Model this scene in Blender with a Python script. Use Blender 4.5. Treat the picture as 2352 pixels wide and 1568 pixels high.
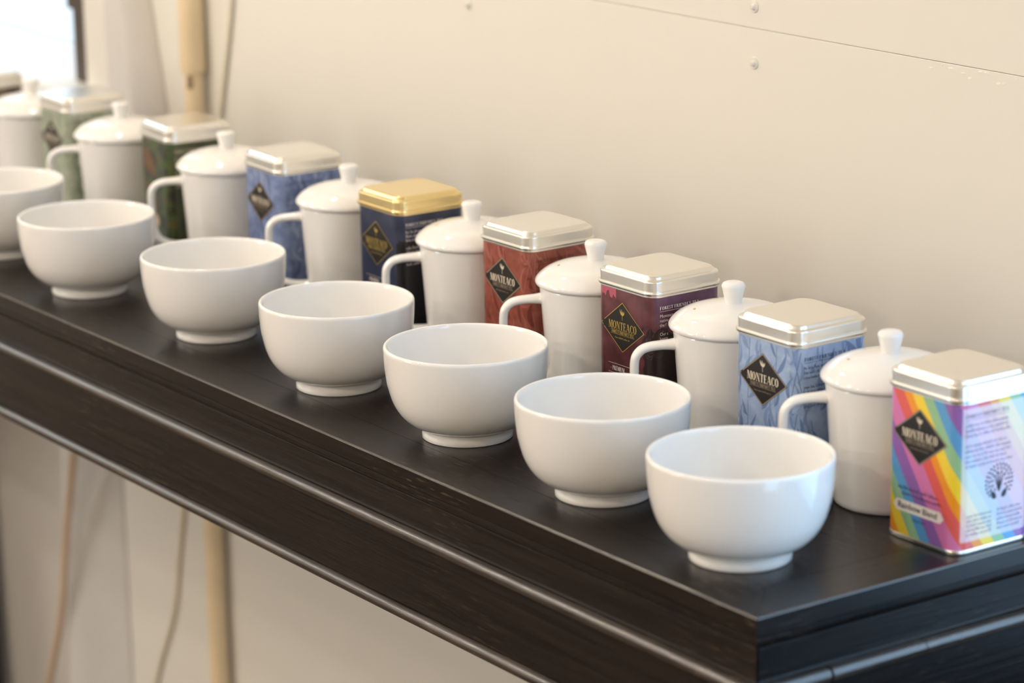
import bpy, bmesh, math, random
from mathutils import Vector, Matrix

random.seed(7)
scene = bpy.context.scene
for o in list(bpy.data.objects):
    bpy.data.objects.remove(o, do_unlink=True)
COL = scene.collection
PI = math.pi
TZ = 0.80            # height of the table top above the floor

# ------------------------------------------------------------------ camera
F_PX, PITCH, YAW, ROLL = 6685.78, 0.258833, 0.610445, -0.0158186
CAM = Vector((1.15568, -0.969206, 0.557247 + TZ))
fw = Vector((-math.cos(YAW) * math.cos(PITCH), math.sin(YAW) * math.cos(PITCH), -math.sin(PITCH)))
rt0 = fw.cross(Vector((0, 0, 1))).normalized()
up0 = rt0.cross(fw)
rt = math.cos(ROLL) * rt0 + math.sin(ROLL) * up0
up = -math.sin(ROLL) * rt0 + math.cos(ROLL) * up0
cam_data = bpy.data.cameras.new('camera')
cam_data.sensor_fit = 'HORIZONTAL'
cam_data.sensor_width = 36.0
cam_data.lens = F_PX * 36.0 / 2352.0
cam_data.clip_start = 0.05
cam_data.clip_end = 200
cam_data.dof.use_dof = True
cam_data.dof.focus_distance = 1.935
cam_data.dof.aperture_fstop = 6.2
cam_data.dof.aperture_blades = 9
cam = bpy.data.objects.new('camera', cam_data)
M = Matrix((rt, up, -fw)).transposed().to_4x4()
M.translation = CAM
cam.matrix_world = M
COL.objects.link(cam)
scene.camera = cam

# ------------------------------------------------------------------ view / world
vs = scene.view_settings
vs.view_transform = 'Standard'
vs.look = 'None'
vs.exposure = 0.02
vs.gamma = 1.0
vs.use_curve_mapping = False
world = bpy.data.worlds.new('world')
scene.world = world
world.use_nodes = True
wb = world.node_tree.nodes['Background']
wb.inputs[0].default_value = (0.74, 0.88, 1.0, 1)
wb.inputs[1].default_value = 1.75


# ------------------------------------------------------------------ daylight at the windows
def area(name, loc, target, sx, sy, power, color):
    ld = bpy.data.lights.new(name, 'AREA')
    ld.shape = 'RECTANGLE'
    ld.size = sx
    ld.size_y = sy
    ld.energy = power
    ld.color = color
    ob = bpy.data.objects.new(name, ld)
    ob.location = loc
    d = Vector(target) - Vector(loc)
    ob.rotation_euler = d.to_track_quat('-Z', 'Y').to_euler()
    COL.objects.link(ob)
    return ob


# room: X -3.4..1.9, Y -3.2..0.38, ceiling 2.6
RX0, RX1, RY0, RY1, RH = -3.4, 1.9, -3.2, 0.38, 2.6
area('daylight_glass_door', (0.55, RY1 - 0.012, 1.345), (0.55, -1, 1.345), 0.90, 1.37, 8, (0.30, 0.62, 1.0))
area('daylight_front_window', (-2.3, RY0 + 0.03, 1.5), (-2.3, 0, 1.5), 0.8, 1.3, 28, (1.0, 0.96, 0.90))

area('daylight_high_window', (RX0 + 0.012, -0.90, 1.825), (0, -0.90, 1.825), 1.1, 0.95, 7, (1.0, 0.95, 0.88))
area('added_door_light', (RX1 - 0.012, -0.03, 1.05), (0, -0.03, 1.05), 0.60, 1.88, 9, (0.32, 0.63, 1.0))  # added blue fill at the unseen door in the end wall


# ------------------------------------------------------------------ colour / material helpers
def lin(c):
    out = []
    for v in c:
        v /= 255.0
        out.append(v / 12.92 if v <= 0.04045 else ((v + 0.055) / 1.055) ** 2.4)
    return (*out, 1)


def new_mat(name):
    m = bpy.data.materials.new(name)
    m.use_nodes = True
    return m, m.node_tree.nodes, m.node_tree.links, m.node_tree.nodes['Principled BSDF']


def plain(name, col, rough=0.5, metal=0.0, coat=0.0, spec=0.5, noise=0.0, nscale=40, bump=0.0, bscale=200):
    m, N, L, P = new_mat(name)
    P.inputs['Base Color'].default_value = col
    P.inputs['Roughness'].default_value = rough
    P.inputs['Metallic'].default_value = metal
    P.inputs['Coat Weight'].default_value = coat
    P.inputs['Coat Roughness'].default_value = 0.05
    P.inputs['Specular IOR Level'].default_value = spec
    tc = N.new('ShaderNodeTexCoord')
    if noise:
        nz = N.new('ShaderNodeTexNoise')
        nz.inputs['Scale'].default_value = nscale
        nz.inputs['Detail'].default_value = 4
        L.new(tc.outputs['Object'], nz.inputs['Vector'])
        mx = N.new('ShaderNodeMix')
        mx.data_type = 'RGBA'
        mx.inputs[6].default_value = (*[v * (1 - noise) for v in col[:3]], 1)
        mx.inputs[7].default_value = (*[min(1, v * (1 + noise)) for v in col[:3]], 1)
        L.new(nz.outputs['Fac'], mx.inputs[0])
        L.new(mx.outputs[2], P.inputs['Base Color'])
    if bump:
        nb = N.new('ShaderNodeTexNoise')
        nb.inputs['Scale'].default_value = bscale
        nb.inputs['Detail'].default_value = 3
        L.new(tc.outputs['Object'], nb.inputs['Vector'])
        bp = N.new('ShaderNodeBump')
        bp.inputs['Strength'].default_value = bump
        bp.inputs['Distance'].default_value = 0.001
        L.new(nb.outputs['Fac'], bp.inputs['Height'])
        L.new(bp.outputs['Normal'], P.inputs['Normal'])
    return m


def emit_mat(name, col, strength):
    m, N, L, P = new_mat(name)
    P.inputs['Base Color'].default_value = (1, 1, 1, 1)
    P.inputs['Emission Color'].default_value = col
    P.inputs['Emission Strength'].default_value = strength
    return m


MAT = {}
MAT['porcelain'] = plain('porcelain', (0.785, 0.775, 0.755, 1), 0.06, coat=0.3)
MAT['tin_silver'] = plain('tin_silver', (0.80, 0.78, 0.73, 1), 0.27, metal=1.0, bump=0.03, bscale=900)
MAT['tin_gold'] = plain('tin_gold', (0.83, 0.66, 0.33, 1), 0.27, metal=1.0, bump=0.03, bscale=900)
MAT['wall'] = plain('wall_paint', (0.70, 0.675, 0.615, 1), 0.42, noise=0.02, nscale=3, bump=0.10, bscale=26)
MAT['room'] = plain('room_paint', (0.70, 0.65, 0.57, 1), 0.6, noise=0.02, nscale=2)
MAT['ceiling'] = plain('ceiling_paint', (0.62, 0.58, 0.52, 1), 0.7, noise=0.02, nscale=2)
MAT['pipe'] = plain('aged_cream_pipe', lin((224, 202, 164)), 0.4, noise=0.1, nscale=30)
MAT['frame'] = plain('dark_window_frame', lin((66, 57, 50)), 0.5, noise=0.1)
MAT['bracket'] = plain('bracket_metal', lin((150, 128, 100)), 0.5, noise=0.1)
MAT['sill'] = plain('white_sill', (0.80, 0.80, 0.78, 1), 0.45, noise=0.02)
MAT['curtain'] = plain('curtain_cloth', (0.60, 0.575, 0.54, 1), 0.9, noise=0.03, nscale=60, bump=0.1, bscale=700)
MAT['cable'] = plain('grey_cable', lin((214, 203, 182)), 0.5, noise=0.05)
MAT['cord'] = plain('tan_cord', lin((200, 174, 146)), 0.7, noise=0.08)
MAT['ground'] = plain('pale_paving', (0.85, 0.85, 0.85, 1), 0.8, noise=0.05, nscale=1)
MAT['kerb'] = plain('pale_kerb', (0.40, 0.42, 0.44, 1), 0.8, noise=0.05, nscale=2)
MAT['black_label'] = plain('black_label', lin((32, 28, 26)), 0.38, noise=0.05)
MAT['ink_cream'] = plain('cream_ink', lin((214, 202, 180)), 0.45, noise=0.02)
MAT['ink_gold'] = plain('gold_foil', (0.86, 0.62, 0.16, 1), 0.30, metal=0.75, noise=0.03)
MAT['ink_white'] = plain('white_ink', lin((232, 222, 222)), 0.45, noise=0.02)
MAT['ink_dark'] = plain('dark_ink', lin((40, 40, 52)), 0.5, noise=0.02)
MAT['ink_brown'] = plain('brown_ink', lin((84, 36, 28)), 0.5, noise=0.02)
MAT['ink_navy'] = plain('navy_ink', lin((38, 58, 98)), 0.5, noise=0.02)
MAT['ink_violet'] = plain('violet_ink', lin((138, 130, 168)), 0.5, noise=0.02)
MAT['edge_cream'] = plain('label_edge', lin((150, 135, 115)), 0.4, noise=0.02)
MAT['edge_gold'] = plain('gold_edge', lin((150, 110, 55)), 0.35, metal=0.3, noise=0.03)
MAT['banner'] = plain('banner_white', lin((236, 226, 216)), 0.45, noise=0.02)
MAT['lamp_metal'] = plain('lamp_metal', (0.05, 0.05, 0.05, 1), 0.4, metal=0.6, noise=0.03)


def wood_mat(name, c1, c2, rough, along='X', bump=0.25, fleck=0.0, spec=0.33):
    m, N, L, P = new_mat(name)
    tc = N.new('ShaderNodeTexCoord')
    mp = N.new('ShaderNodeMapping')
    mp.inputs['Scale'].default_value = (1.2, 26, 26) if along == 'X' else (26, 1.2, 26)
    L.new(tc.outputs['Object'], mp.inputs['Vector'])
    nz = N.new('ShaderNodeTexNoise')
    nz.inputs['Scale'].default_value = 9
    nz.inputs['Detail'].default_value = 8
    nz.inputs['Roughness'].default_value = 0.65
    L.new(mp.outputs['Vector'], nz.inputs['Vector'])
    cr = N.new('ShaderNodeValToRGB')
    cr.color_ramp.elements[0].position = 0.35
    cr.color_ramp.elements[0].color = (*c1, 1)
    cr.color_ramp.elements[1].position = 0.72
    cr.color_ramp.elements[1].color = (*c2, 1)
    L.new(nz.outputs['Fac'], cr.inputs['Fac'])
    # worn flecks where the stain has rubbed off along the grain
    mp2 = N.new('ShaderNodeMapping')
    mp2.inputs['Scale'].default_value = (70, 700, 700) if along == 'X' else (700, 70, 700)
    L.new(tc.outputs['Object'], mp2.inputs['Vector'])
    n2 = N.new('ShaderNodeTexNoise')
    n2.inputs['Scale'].default_value = 1.0
    n2.inputs['Detail'].default_value = 2
    L.new(mp2.outputs['Vector'], n2.inputs['Vector'])
    n3 = N.new('ShaderNodeTexNoise')
    n3.inputs['Scale'].default_value = 9
    n3.inputs['Detail'].default_value = 2
    L.new(tc.outputs['Object'], n3.inputs['Vector'])
    r2 = N.new('ShaderNodeValToRGB')
    r2.color_ramp.elements[0].position = 0.60
    r2.color_ramp.elements[1].position = 0.70
    L.new(n2.outputs['Fac'], r2.inputs['Fac'])
    r3 = N.new('ShaderNodeValToRGB')
    r3.color_ramp.elements[0].position = 0.46
    r3.color_ramp.elements[1].position = 0.66
    L.new(n3.outputs['Fac'], r3.inputs['Fac'])
    ml = N.new('ShaderNodeMath')
    ml.operation = 'MULTIPLY'
    L.new(r2.outputs['Color'], ml.inputs[0])
    L.new(r3.outputs['Color'], ml.inputs[1])
    m2 = N.new('ShaderNodeMath')
    m2.operation = 'MULTIPLY'
    m2.inputs[1].default_value = fleck
    L.new(ml.outputs[0], m2.inputs[0])
    mx = N.new('ShaderNodeMix')
    mx.data_type = 'RGBA'
    mx.inputs[7].default_value = (0.10, 0.072, 0.052, 1)
    L.new(m2.outputs[0], mx.inputs[0])
    L.new(cr.outputs['Color'], mx.inputs[6])
    L.new(mx.outputs[2], P.inputs['Base Color'])
    P.inputs['Specular IOR Level'].default_value = spec
    rr = N.new('ShaderNodeMapRange')
    rr.inputs['To Min'].default_value = rough - 0.06
    rr.inputs['To Max'].default_value = rough + 0.10
    L.new(nz.outputs['Fac'], rr.inputs['Value'])
    L.new(rr.outputs['Result'], P.inputs['Roughness'])
    bp = N.new('ShaderNodeBump')
    bp.inputs['Strength'].default_value = bump
    bp.inputs['Distance'].default_value = 0.0008
    L.new(nz.outputs['Fac'], bp.inputs['Height'])
    L.new(bp.outputs['Normal'], P.inputs['Normal'])
    return m


MAT['wood_top'] = wood_mat('dark_wood_top', (0.005, 0.0034, 0.0026), (0.014, 0.0095, 0.007), 0.28, 'X', 0.15, 0.8)
MAT['wood_top_y'] = wood_mat('dark_wood_top_end', (0.005, 0.0034, 0.0026), (0.014, 0.0095, 0.0075), 0.28, 'Y', 0.15, 0.5)
MAT['wood_x'] = wood_mat('dark_wood_front', (0.0035, 0.0024, 0.0018), (0.016, 0.010, 0.0075), 0.32, 'X', 0.35, 0.5)
MAT['wood_y'] = wood_mat('dark_wood_end', (0.003, 0.0022, 0.002), (0.009, 0.006, 0.005), 0.30, 'Y', 0.35, 0.4, 0.22)
MAT['bead_x'] = wood_mat('highlit_bead_front', (0.016, 0.012, 0.010), (0.075, 0.058, 0.046), 0.20, 'X', 0.5, 1.0, 1.0)  # paler than the boards: the bead's highlight is put into its colour
MAT['bead_y'] = wood_mat('highlit_bead_end', (0.012, 0.010, 0.009), (0.050, 0.042, 0.036), 0.20, 'Y', 0.5, 0.8, 1.0)  # same painted highlight for the end bead
MAT['floor'] = wood_mat('floor_wood', (0.06, 0.035, 0.02), (0.13, 0.08, 0.05), 0.4, 'X', 0.2, 0.0)

# thin window glass
gm, N, L, P = new_mat('window_glass')
tr = N.new('ShaderNodeBsdfTransparent')
gl = N.new('ShaderNodeBsdfGlossy')
gl.inputs['Roughness'].default_value = 0.02
mx = N.new('ShaderNodeMixShader')
mx.inputs[0].default_value = 0.05
L.new(tr.outputs[0], mx.inputs[1])
L.new(gl.outputs[0], mx.inputs[2])
L.new(mx.outputs[0], N['Material Output'].inputs['Surface'])
MAT['glass'] = gm


# ------------------------------------------------------------------ mesh helpers
def mesh_obj(name, verts, faces, mat, parent=None, smooth=True, angle=35, mats=None, fmat=None, uvs=None):
    me = bpy.data.meshes.new(name)
    me.from_pydata([tuple(v) for v in verts], [], faces)
    me.update()
    for mm in ([mat] if mats is None else mats):
        me.materials.append(MAT[mm] if isinstance(mm, str) else mm)
    if fmat:
        for p_, i_ in zip(me.polygons, fmat):
            p_.material_index = i_
    if uvs:
        ul = me.uv_layers.new(name='UVMap')
        for li, lp in enumerate(me.loops):
            ul.data[li].uv = uvs[lp.vertex_index]
    if smooth:
        me.polygons.foreach_set('use_smooth', [True] * len(me.polygons))
        me.set_sharp_from_angle(angle=math.radians(angle))
    ob = bpy.data.objects.new(name, me)
    COL.objects.link(ob)
    if parent is not None:
        ob.parent = parent
    return ob


def recalc(ob):
    bm = bmesh.new()
    bm.from_mesh(ob.data)
    bmesh.ops.recalc_face_normals(bm, faces=bm.faces)
    bm.to_mesh(ob.data)
    bm.free()
    return ob


def box(name, lo, hi, mat, parent=None, bev=0.0):
    bm = bmesh.new()
    bmesh.ops.create_cube(bm, size=1)
    for v in bm.verts:
        v.co = Vector([(lo[i] + hi[i]) / 2 + v.co[i] * (hi[i] - lo[i]) for i in range(3)])
    if bev:
        bmesh.ops.bevel(bm, geom=bm.edges[:], offset=bev, segments=2, affect='EDGES', profile=0.5)
    me = bpy.data.meshes.new(name)
    bm.to_mesh(me)
    bm.free()
    me.materials.append(MAT[mat])
    ob = bpy.data.objects.new(name, me)
    COL.objects.link(ob)
    if bev:
        me.polygons.foreach_set('use_smooth', [True] * len(me.polygons))
        weighted(ob)
    if parent is not None:
        ob.parent = parent
    return ob


def weighted(ob):
    md = ob.modifiers.new('weighted_normals', 'WEIGHTED_NORMAL')
    md.weight = 100
    md.keep_sharp = True
    return ob


def lathe_data(prof, n=72):
    verts, faces, rings = [], [], []
    for r, z in prof:
        if r < 1e-6:
            rings.append([len(verts)])
            verts.append((0, 0, z))
        else:
            rings.append(list(range(len(verts), len(verts) + n)))
            verts += [(r * math.cos(2 * PI * k / n), r * math.sin(2 * PI * k / n), z) for k in range(n)]
    for a, b in zip(rings, rings[1:]):
        for k in range(n):
            k2 = (k + 1) % n
            if len(a) == 1 and len(b) == 1:
                continue
            if len(a) == 1:
                faces.append((a[0], b[k2], b[k]))
            elif len(b) == 1:
                faces.append((a[k], a[k2], b[0]))
            else:
                faces.append((a[k], a[k2], b[k2], b[k]))
    return verts, faces


def smooth_prof(pts, sub=4):
    """Catmull-Rom through the profile points"""
    out = []
    n = len(pts)
    for i in range(n - 1):
        p0, p1, p2, p3 = pts[max(i - 1, 0)], pts[i], pts[i + 1], pts[min(i + 2, n - 1)]
        for s in range(sub):
            t = s / sub
            out.append(tuple(0.5 * (2 * p1[k] + (p2[k] - p0[k]) * t + (2 * p0[k] - 5 * p1[k] + 4 * p2[k] - p3[k]) * t * t
                                    + (3 * p1[k] - p0[k] - 3 * p2[k] + p3[k]) * t ** 3) for k in range(len(p1))))
    out.append(tuple(pts[-1]))
    return out


def sweep(path, a_, b_, side, n=14, caps=True):
    """elliptical tube; a_ radius in the bending plane, b_ radius along the vector side"""
    verts, faces = [], []
    pts = [Vector(p) for p in path]
    side = Vector(side).normalized()
    for i, p in enumerate(pts):
        t = (pts[min(i + 1, len(pts) - 1)] - pts[max(i - 1, 0)]).normalized()
        nn = side.cross(t).normalized()
        sb = t.cross(nn).normalized()
        ra = a_[i] if isinstance(a_, (list, tuple)) else a_
        rb = b_[i] if isinstance(b_, (list, tuple)) else b_
        for k in range(n):
            w = 2 * PI * k / n
            verts.append(p + nn * ra * math.cos(w) + sb * rb * math.sin(w))
    for i in range(len(pts) - 1):
        for k in range(n):
            k2 = (k + 1) % n
            faces.append((i * n + k, i * n + k2, (i + 1) * n + k2, (i + 1) * n + k))
    if caps:
        faces.append(tuple(range(n - 1, -1, -1)))
        faces.append(tuple(range((len(pts) - 1) * n, len(pts) * n)))
    return verts, faces


def rsq(w, rc, n=7):
    pts = []
    for k, (sx, sy) in enumerate([(1, 1), (-1, 1), (-1, -1), (1, -1)]):
        for j in range(n):
            t = k * PI / 2 + PI / 2 * j / (n - 1)
            pts.append((sx * (w - rc) + rc * math.cos(t), sy * (w - rc) + rc * math.sin(t)))
    return pts


def loft_rsq(levels, cap_bottom=False, cap_top=False):
    verts, faces = [], []
    for w, rc, z in levels:
        verts += [(x, y, z) for x, y in rsq(w, rc)]
    n = 28
    for i in range(len(levels) - 1):
        for k in range(n):
            k2 = (k + 1) % n
            faces.append((i * n + k, i * n + k2, (i + 1) * n + k2, (i + 1) * n + k))
    if cap_bottom:
        faces.append(tuple(range(n - 1, -1, -1)))
    if cap_top:
        faces.append(tuple(range((len(levels) - 1) * n, len(levels) * n)))
    return verts, faces


def thing(name, label, cat, loc, rz=0.0, group=None):
    e = bpy.data.objects.new(name, None)
    e.empty_display_size = 0.02
    e.location = loc
    e.rotation_euler = (0, 0, rz)
    e['label'] = label
    e['category'] = cat
    if group:
        e['group'] = group
    COL.objects.link(e)
    return e


def struct(ob, label=None, cat=None):
    ob['kind'] = 'structure'
    if label:
        ob['label'] = label
        ob['category'] = cat
    return ob


# ------------------------------------------------------------------ room shell
struct(box('floor', (RX0, RY0, -0.1), (RX1, RY1 + 0.1, 0), 'floor'), 'brown wooden floor under the dark table', 'floor')
struct(box('ceiling', (RX0, RY0, RH), (RX1, RY1 + 0.1, RH + 0.1), 'ceiling'), 'off-white painted ceiling above the table', 'ceiling')


def wall_with_holes(name, label, axis, pos, thick, a0, a1, holes, mat):
    """wall as a frame of boxes around rectangular openings (a0..a1 along the wall)"""
    root = bpy.data.objects.new(name, None)
    COL.objects.link(root)
    struct(root, label, 'wall')
    holes = sorted(holes)

    def piece(u0, u1, z0, z1):
        if axis == 'X':
            box('wall_section', (pos, u0, z0), (pos + thick, u1, z1), mat, root)
        else:
            box('wall_section', (u0, pos, z0), (u1, pos + thick, z1), mat, root)
    c = a0
    for h0, h1, z0, z1 in holes:
        piece(c, h0, 0, RH)
        if z0 > 0:
            piece(h0, h1, 0, z0)
        piece(h0, h1, z1, RH)
        c = h1
    piece(c, a1, 0, RH)
    return root


wall_with_holes('wall_left', 'cream wall with a high window at the far end of the room', 'X', RX0 - 0.1, 0.1, RY0, RY1 + 0.1, [(-1.5, -0.3, 1.30, 2.35)], 'room')
wall_with_holes('wall_right', 'cream wall with an added glass door at the near end of the room', 'X', RX1, 0.1, RY0, RY1 + 0.1, [(-0.36, 0.30, 0.0, 2.06)], 'room')
fill_door = bpy.data.objects.new('added_door', None)  # unseen door added to send cool light along the table
COL.objects.link(fill_door)
struct(fill_door, 'added narrow glass door for cool light in the near end wall', 'door')
box('jamb', (RX1 + 0.01, -0.36, 0), (RX1 + 0.06, -0.32, 2.06), 'sill', fill_door, 0.003)
box('jamb', (RX1 + 0.01, 0.26, 0), (RX1 + 0.06, 0.30, 2.06), 'sill', fill_door, 0.003)
box('head_rail', (RX1 + 0.01, -0.32, 2.0), (RX1 + 0.06, 0.26, 2.06), 'sill', fill_door, 0.003)
box('bottom_rail', (RX1 + 0.01, -0.32, 0), (RX1 + 0.06, 0.26, 0.08), 'sill', fill_door, 0.003)
box('pane', (RX1 + 0.033, -0.32, 0.08), (RX1 + 0.037, 0.26, 2.0), 'glass', fill_door)
wall_with_holes('wall_front', 'cream wall with a tall window facing the tea table', 'Y', RY0 - 0.1, 0.1, RX0, RX1,
                [(-2.7, -1.9, 0.85, 2.15)], 'room')

# back wall: painted panels with a joint, window opening at the far end
WX = -1.53                                     # right edge of the window opening
SEAM = TZ + 0.2337
wall = bpy.data.objects.new('wall_back', None)
COL.objects.link(wall)
struct(wall, 'cream painted panel wall with screw heads behind the tea table', 'wall')
DX0, DX1, DZ1 = 0.04, 1.06, 2.08                # glass door opening beyond the near end of the table
box('wall_section', (WX, 0.402, 0), (DX0, 0.48, RH), 'wall', wall)
box('wall_section', (DX1, RY1, 0), (RX1, 0.48, RH), 'wall', wall)
box('wall_section', (DX0, RY1, DZ1), (DX1, 0.48, RH), 'wall', wall)
box('wall_section', (RX0, RY1, 0), (-2.6, 0.48, RH), 'wall', wall)
box('wall_section', (-2.6, RY1, 0), (WX, 0.48, TZ + 0.03), 'wall', wall)
box('wall_section', (-2.6, RY1, TZ + 1.15), (WX, 0.48, RH), 'wall', wall)
box('panel', (WX, RY1, 0), (DX0, 0.402, SEAM - 0.0001), 'wall', wall, bev=0.0005)
box('panel', (WX, RY1, SEAM + 0.0001), (DX0, 0.402, RH), 'wall', wall, bev=0.0005)

# screw heads painted over
prof = [(0.0, -0.0005), (0.0045, -0.0005), (0.0045, 0.0006), (0.0041, 0.0011), (0.0034, 0.0011), (0.0030, 0.0008),
        (0.0026, 0.0014), (0.0020, 0.0026), (0.0010, 0.0031), (0.0005, 0.0026), (0, 0.0024)]
sv, sf = lathe_data(prof, 28)
sv = [(x, -z, y) for x, y, z in sv]
screw0 = None
for sx, sz in [(-0.4600, 0.2496), (-0.4600, 0.2083), (-0.8280, 0.2110), (-0.8280, 0.2520), (-0.0920, 0.2490), (-0.0920, 0.2085)]:
    if screw0 is None:
        ob = mesh_obj('screw_head', sv, sf, 'wall', wall, angle=60)
        recalc(ob)
        screw0 = ob
    else:
        ob = screw0.copy()
        COL.objects.link(ob)
        ob.parent = wall
    ob.location = (sx, RY1, TZ + sz)
# lifting paint flakes along the joint
rnd = random.Random(3)
for k in range(11):
    fx = -0.275 + 0.085 * k / 10 + rnd.uniform(-.004, .004)
    fz = SEAM - rnd.uniform(0.0015, 0.0085)
    ln, hh = rnd.uniform(0.003, 0.009), rnd.uniform(0.0004, 0.0011)
    vv = [(fx, RY1 + .0003, fz), (fx + ln * .5, RY1 - 0.0008, fz - hh * .3), (fx + ln, RY1 + .0003, fz - hh),
          (fx + ln * .9, RY1 + .0003, fz + hh), (fx + ln * .5, RY1 - 0.0003, fz + hh * 1.3), (fx + ln * .5, RY1 + .0006, fz)]
    mesh_obj('paint_flake', vv, [(0, 1, 4), (1, 2, 3, 4), (0, 5, 1), (1, 5, 2), (0, 4, 5), (4, 3, 5), (3, 2, 5)], 'wall', wall, smooth=False)

# window by the far end of the table
win = bpy.data.objects.new('window_1', None)
COL.objects.link(win)
struct(win, 'dark framed window with overexposed daylight beyond the far tins', 'window')
Z0 = TZ + 0.05
box('jamb', (WX - 0.037, 0.385, Z0), (WX - 0.003, 0.43, TZ + 1.15), 'frame', win, 0.002)
box('jamb', (-2.6, 0.385, Z0), (-2.565, 0.43, TZ + 1.15), 'frame', win, 0.002)
box('head_rail', (-2.6, 0.385, TZ + 1.115), (WX - 0.003, 0.43, TZ + 1.15), 'frame', win, 0.002)
box('latch_plate', (WX - 0.0525, 0.386, TZ + 0.1235), (WX - 0.036, 0.40, TZ + 0.30), 'frame', win, 0.003)
box('pane', (-2.57, 0.408, Z0), (WX - 0.034, 0.412, TZ + 1.12), 'glass', win)
box('window_sill', (-2.62, 0.350, TZ + 0.028), (WX + 0.02, 0.49, TZ + 0.050), 'sill', win, 0.003)

door = bpy.data.objects.new('door_1', None)
COL.objects.link(door)
struct(door, 'dark door with glazed upper half past the near end of the table', 'door')
box('jamb', (DX0, 0.40, 0), (DX0 + 0.05, 0.46, DZ1), 'frame', door, 0.003)
box('jamb', (DX1 - 0.05, 0.40, 0), (DX1, 0.46, DZ1), 'frame', door, 0.003)
box('head_rail', (DX0, 0.40, DZ1 - 0.05), (DX1, 0.46, DZ1), 'frame', door, 0.003)
box('mullion', (0.53, 0.40, 0.66), (0.57, 0.46, DZ1 - 0.05), 'frame', door, 0.003)
box('lower_panel', (DX0 + .05, 0.405, 0), (DX1 - .05, 0.455, 0.66), 'frame', door, 0.003)
box('pane', (DX0 + 0.05, 0.428, 0.66), (0.53, 0.432, DZ1 - 0.05), 'glass', door)
box('pane', (0.57, 0.428, 0.66), (DX1 - 0.05, 0.432, DZ1 - 0.05), 'glass', door)

for nm, lab, fr in (('window_2', 'tall narrow window in the wall facing the table', ('Y', RY0, -2.7, -1.9, 0.85, 2.15)),
                    ('window_3', 'high window in the far end wall', ('XL', RX0, -1.5, -0.3, 1.30, 2.35))):
    w = bpy.data.objects.new(nm, None)
    COL.objects.link(w)
    struct(w, lab, 'window')
    ax, pos, a0, a1, z0, z1 = fr

    def bar(n_, u0, u1, q0, q1):
        if ax == 'XL':
            box(n_, (pos - 0.06, u0, q0), (pos - 0.015, u1, q1), 'sill', w, 0.003)
        elif ax == 'X':
            box(n_, (pos - 0.035, u0, q0), (pos + 0.01, u1, q1), 'sill', w, 0.003)
        else:
            box(n_, (u0, pos - 0.01, q0), (u1, pos + 0.035, q1), 'sill', w, 0.003)
    bar('jamb', a0, a0 + 0.05, z0, z1)
    bar('jamb', a1 - 0.05, a1, z0, z1)
    bar('window_sill', a0, a1, z0 - 0.02, z0 + 0.04)
    bar('head_rail', a0, a1, z1 - 0.04, z1)
    mid = (a0 + a1) / 2
    bar('mullion', mid - 0.025, mid + 0.025, z0 + 0.04, z1 - 0.04)

struct(box('ground', (-40, 0.9, -0.16), (6, 40, -0.10), 'ground'), 'pale sunlit paving outside the window', 'ground')
kb = box('kerb', (-30, 3.0, -0.10), (0, 3.05, -0.04), 'kerb', None, 0.006)
struct(kb, 'pale kerb line outside the window', 'kerb')

# ------------------------------------------------------------------ curtain, pipe, cables at the far end
def curtain():
    verts, faces = [], []
    nz, ns = 46, 90
    # fold depth along the width (s) : ridges toward the room
    keys = [(0.0, 0.25), (0.10, 0.1), (0.24, 1.0), (0.40, 0.45), (0.57, 0.0), (0.70, 0.5), (0.80, 1.0), (0.91, 0.45), (1.0, 0.0)]
    ks = smooth_prof(keys, 10)

    def fold(s):
        for a, b in zip(ks, ks[1:]):
            if a[0] <= s <= b[0] + 1e-9:
                t = (s - a[0]) / max(1e-9, b[0] - a[0])
                return a[1] + (b[1] - a[1]) * t
        return 0
    for j in range(nz + 1):
        z = -0.79 + (1.25 + 0.79) * j / nz
        k = min(1, max(0, (z + 0.28) / 0.33))          # 0 low, 1 gathered
        k = k * k * (3 - 2 * k)
        xl = -1.800 * (1 - k) + (-1.474) * k - (0.035 * max(0, -z - .37) / .3) * (1 - k)
        xr = -1.4948 * (1 - k) + (-1.352 - 0.23 * max(0, z - 0.03)) * k
        amp = 0.040 * (1 - k) + 0.030 * k
        for i in range(ns + 1):
            s = i / ns
            f1 = fold(s)
            f2 = 0.15 + 0.85 * (s / 0.82) ** 1.6 if s < 0.82 else math.cos((s - 0.82) / 0.18 * PI / 2)
            d = f1 * (1 - k) + f2 * k
            verts.append((xl + (xr - xl) * s, 0.3795 - amp * d, TZ + z))
    for j in range(nz):
        for i in range(ns):
            a = j * (ns + 1) + i
            faces.append((a, a + 1, a + ns + 2, a + ns + 1))
    ob = mesh_obj('curtain', verts, faces, 'curtain', angle=180)
    md = ob.modifiers.new('thickness', 'SOLIDIFY')
    md.thickness = 0.0012
    md.offset = -1
    ob['label'] = 'off-white cloth curtain gathered beside the dark window frame'
    ob['category'] = 'curtain'
    return ob


curtain()

pipe = thing('wall_pipe', 'aged cream vertical pipe with a wider upper sleeve on the wall', 'pipe', (-1.280, 0.3675, 0))
v, f = lathe_data([(0, 0.0), (0.0095, 0.0), (0.0095, TZ + 0.10), (0, TZ + 0.10)], 28)
mesh_obj('lower_tube', v, f, 'pipe', pipe)
v, f = lathe_data([(0, TZ + 0.098), (0.0118, TZ + 0.098), (0.0124, TZ + 0.101), (0.0124, RH), (0, RH)], 28)
mesh_obj('sleeve', v, f, 'pipe', pipe)
box('bracket', (0.0030, -0.0104, TZ + 0.083), (0.0080, 0.0,  TZ + 0.096), 'bracket', pipe, 0.002)

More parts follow.
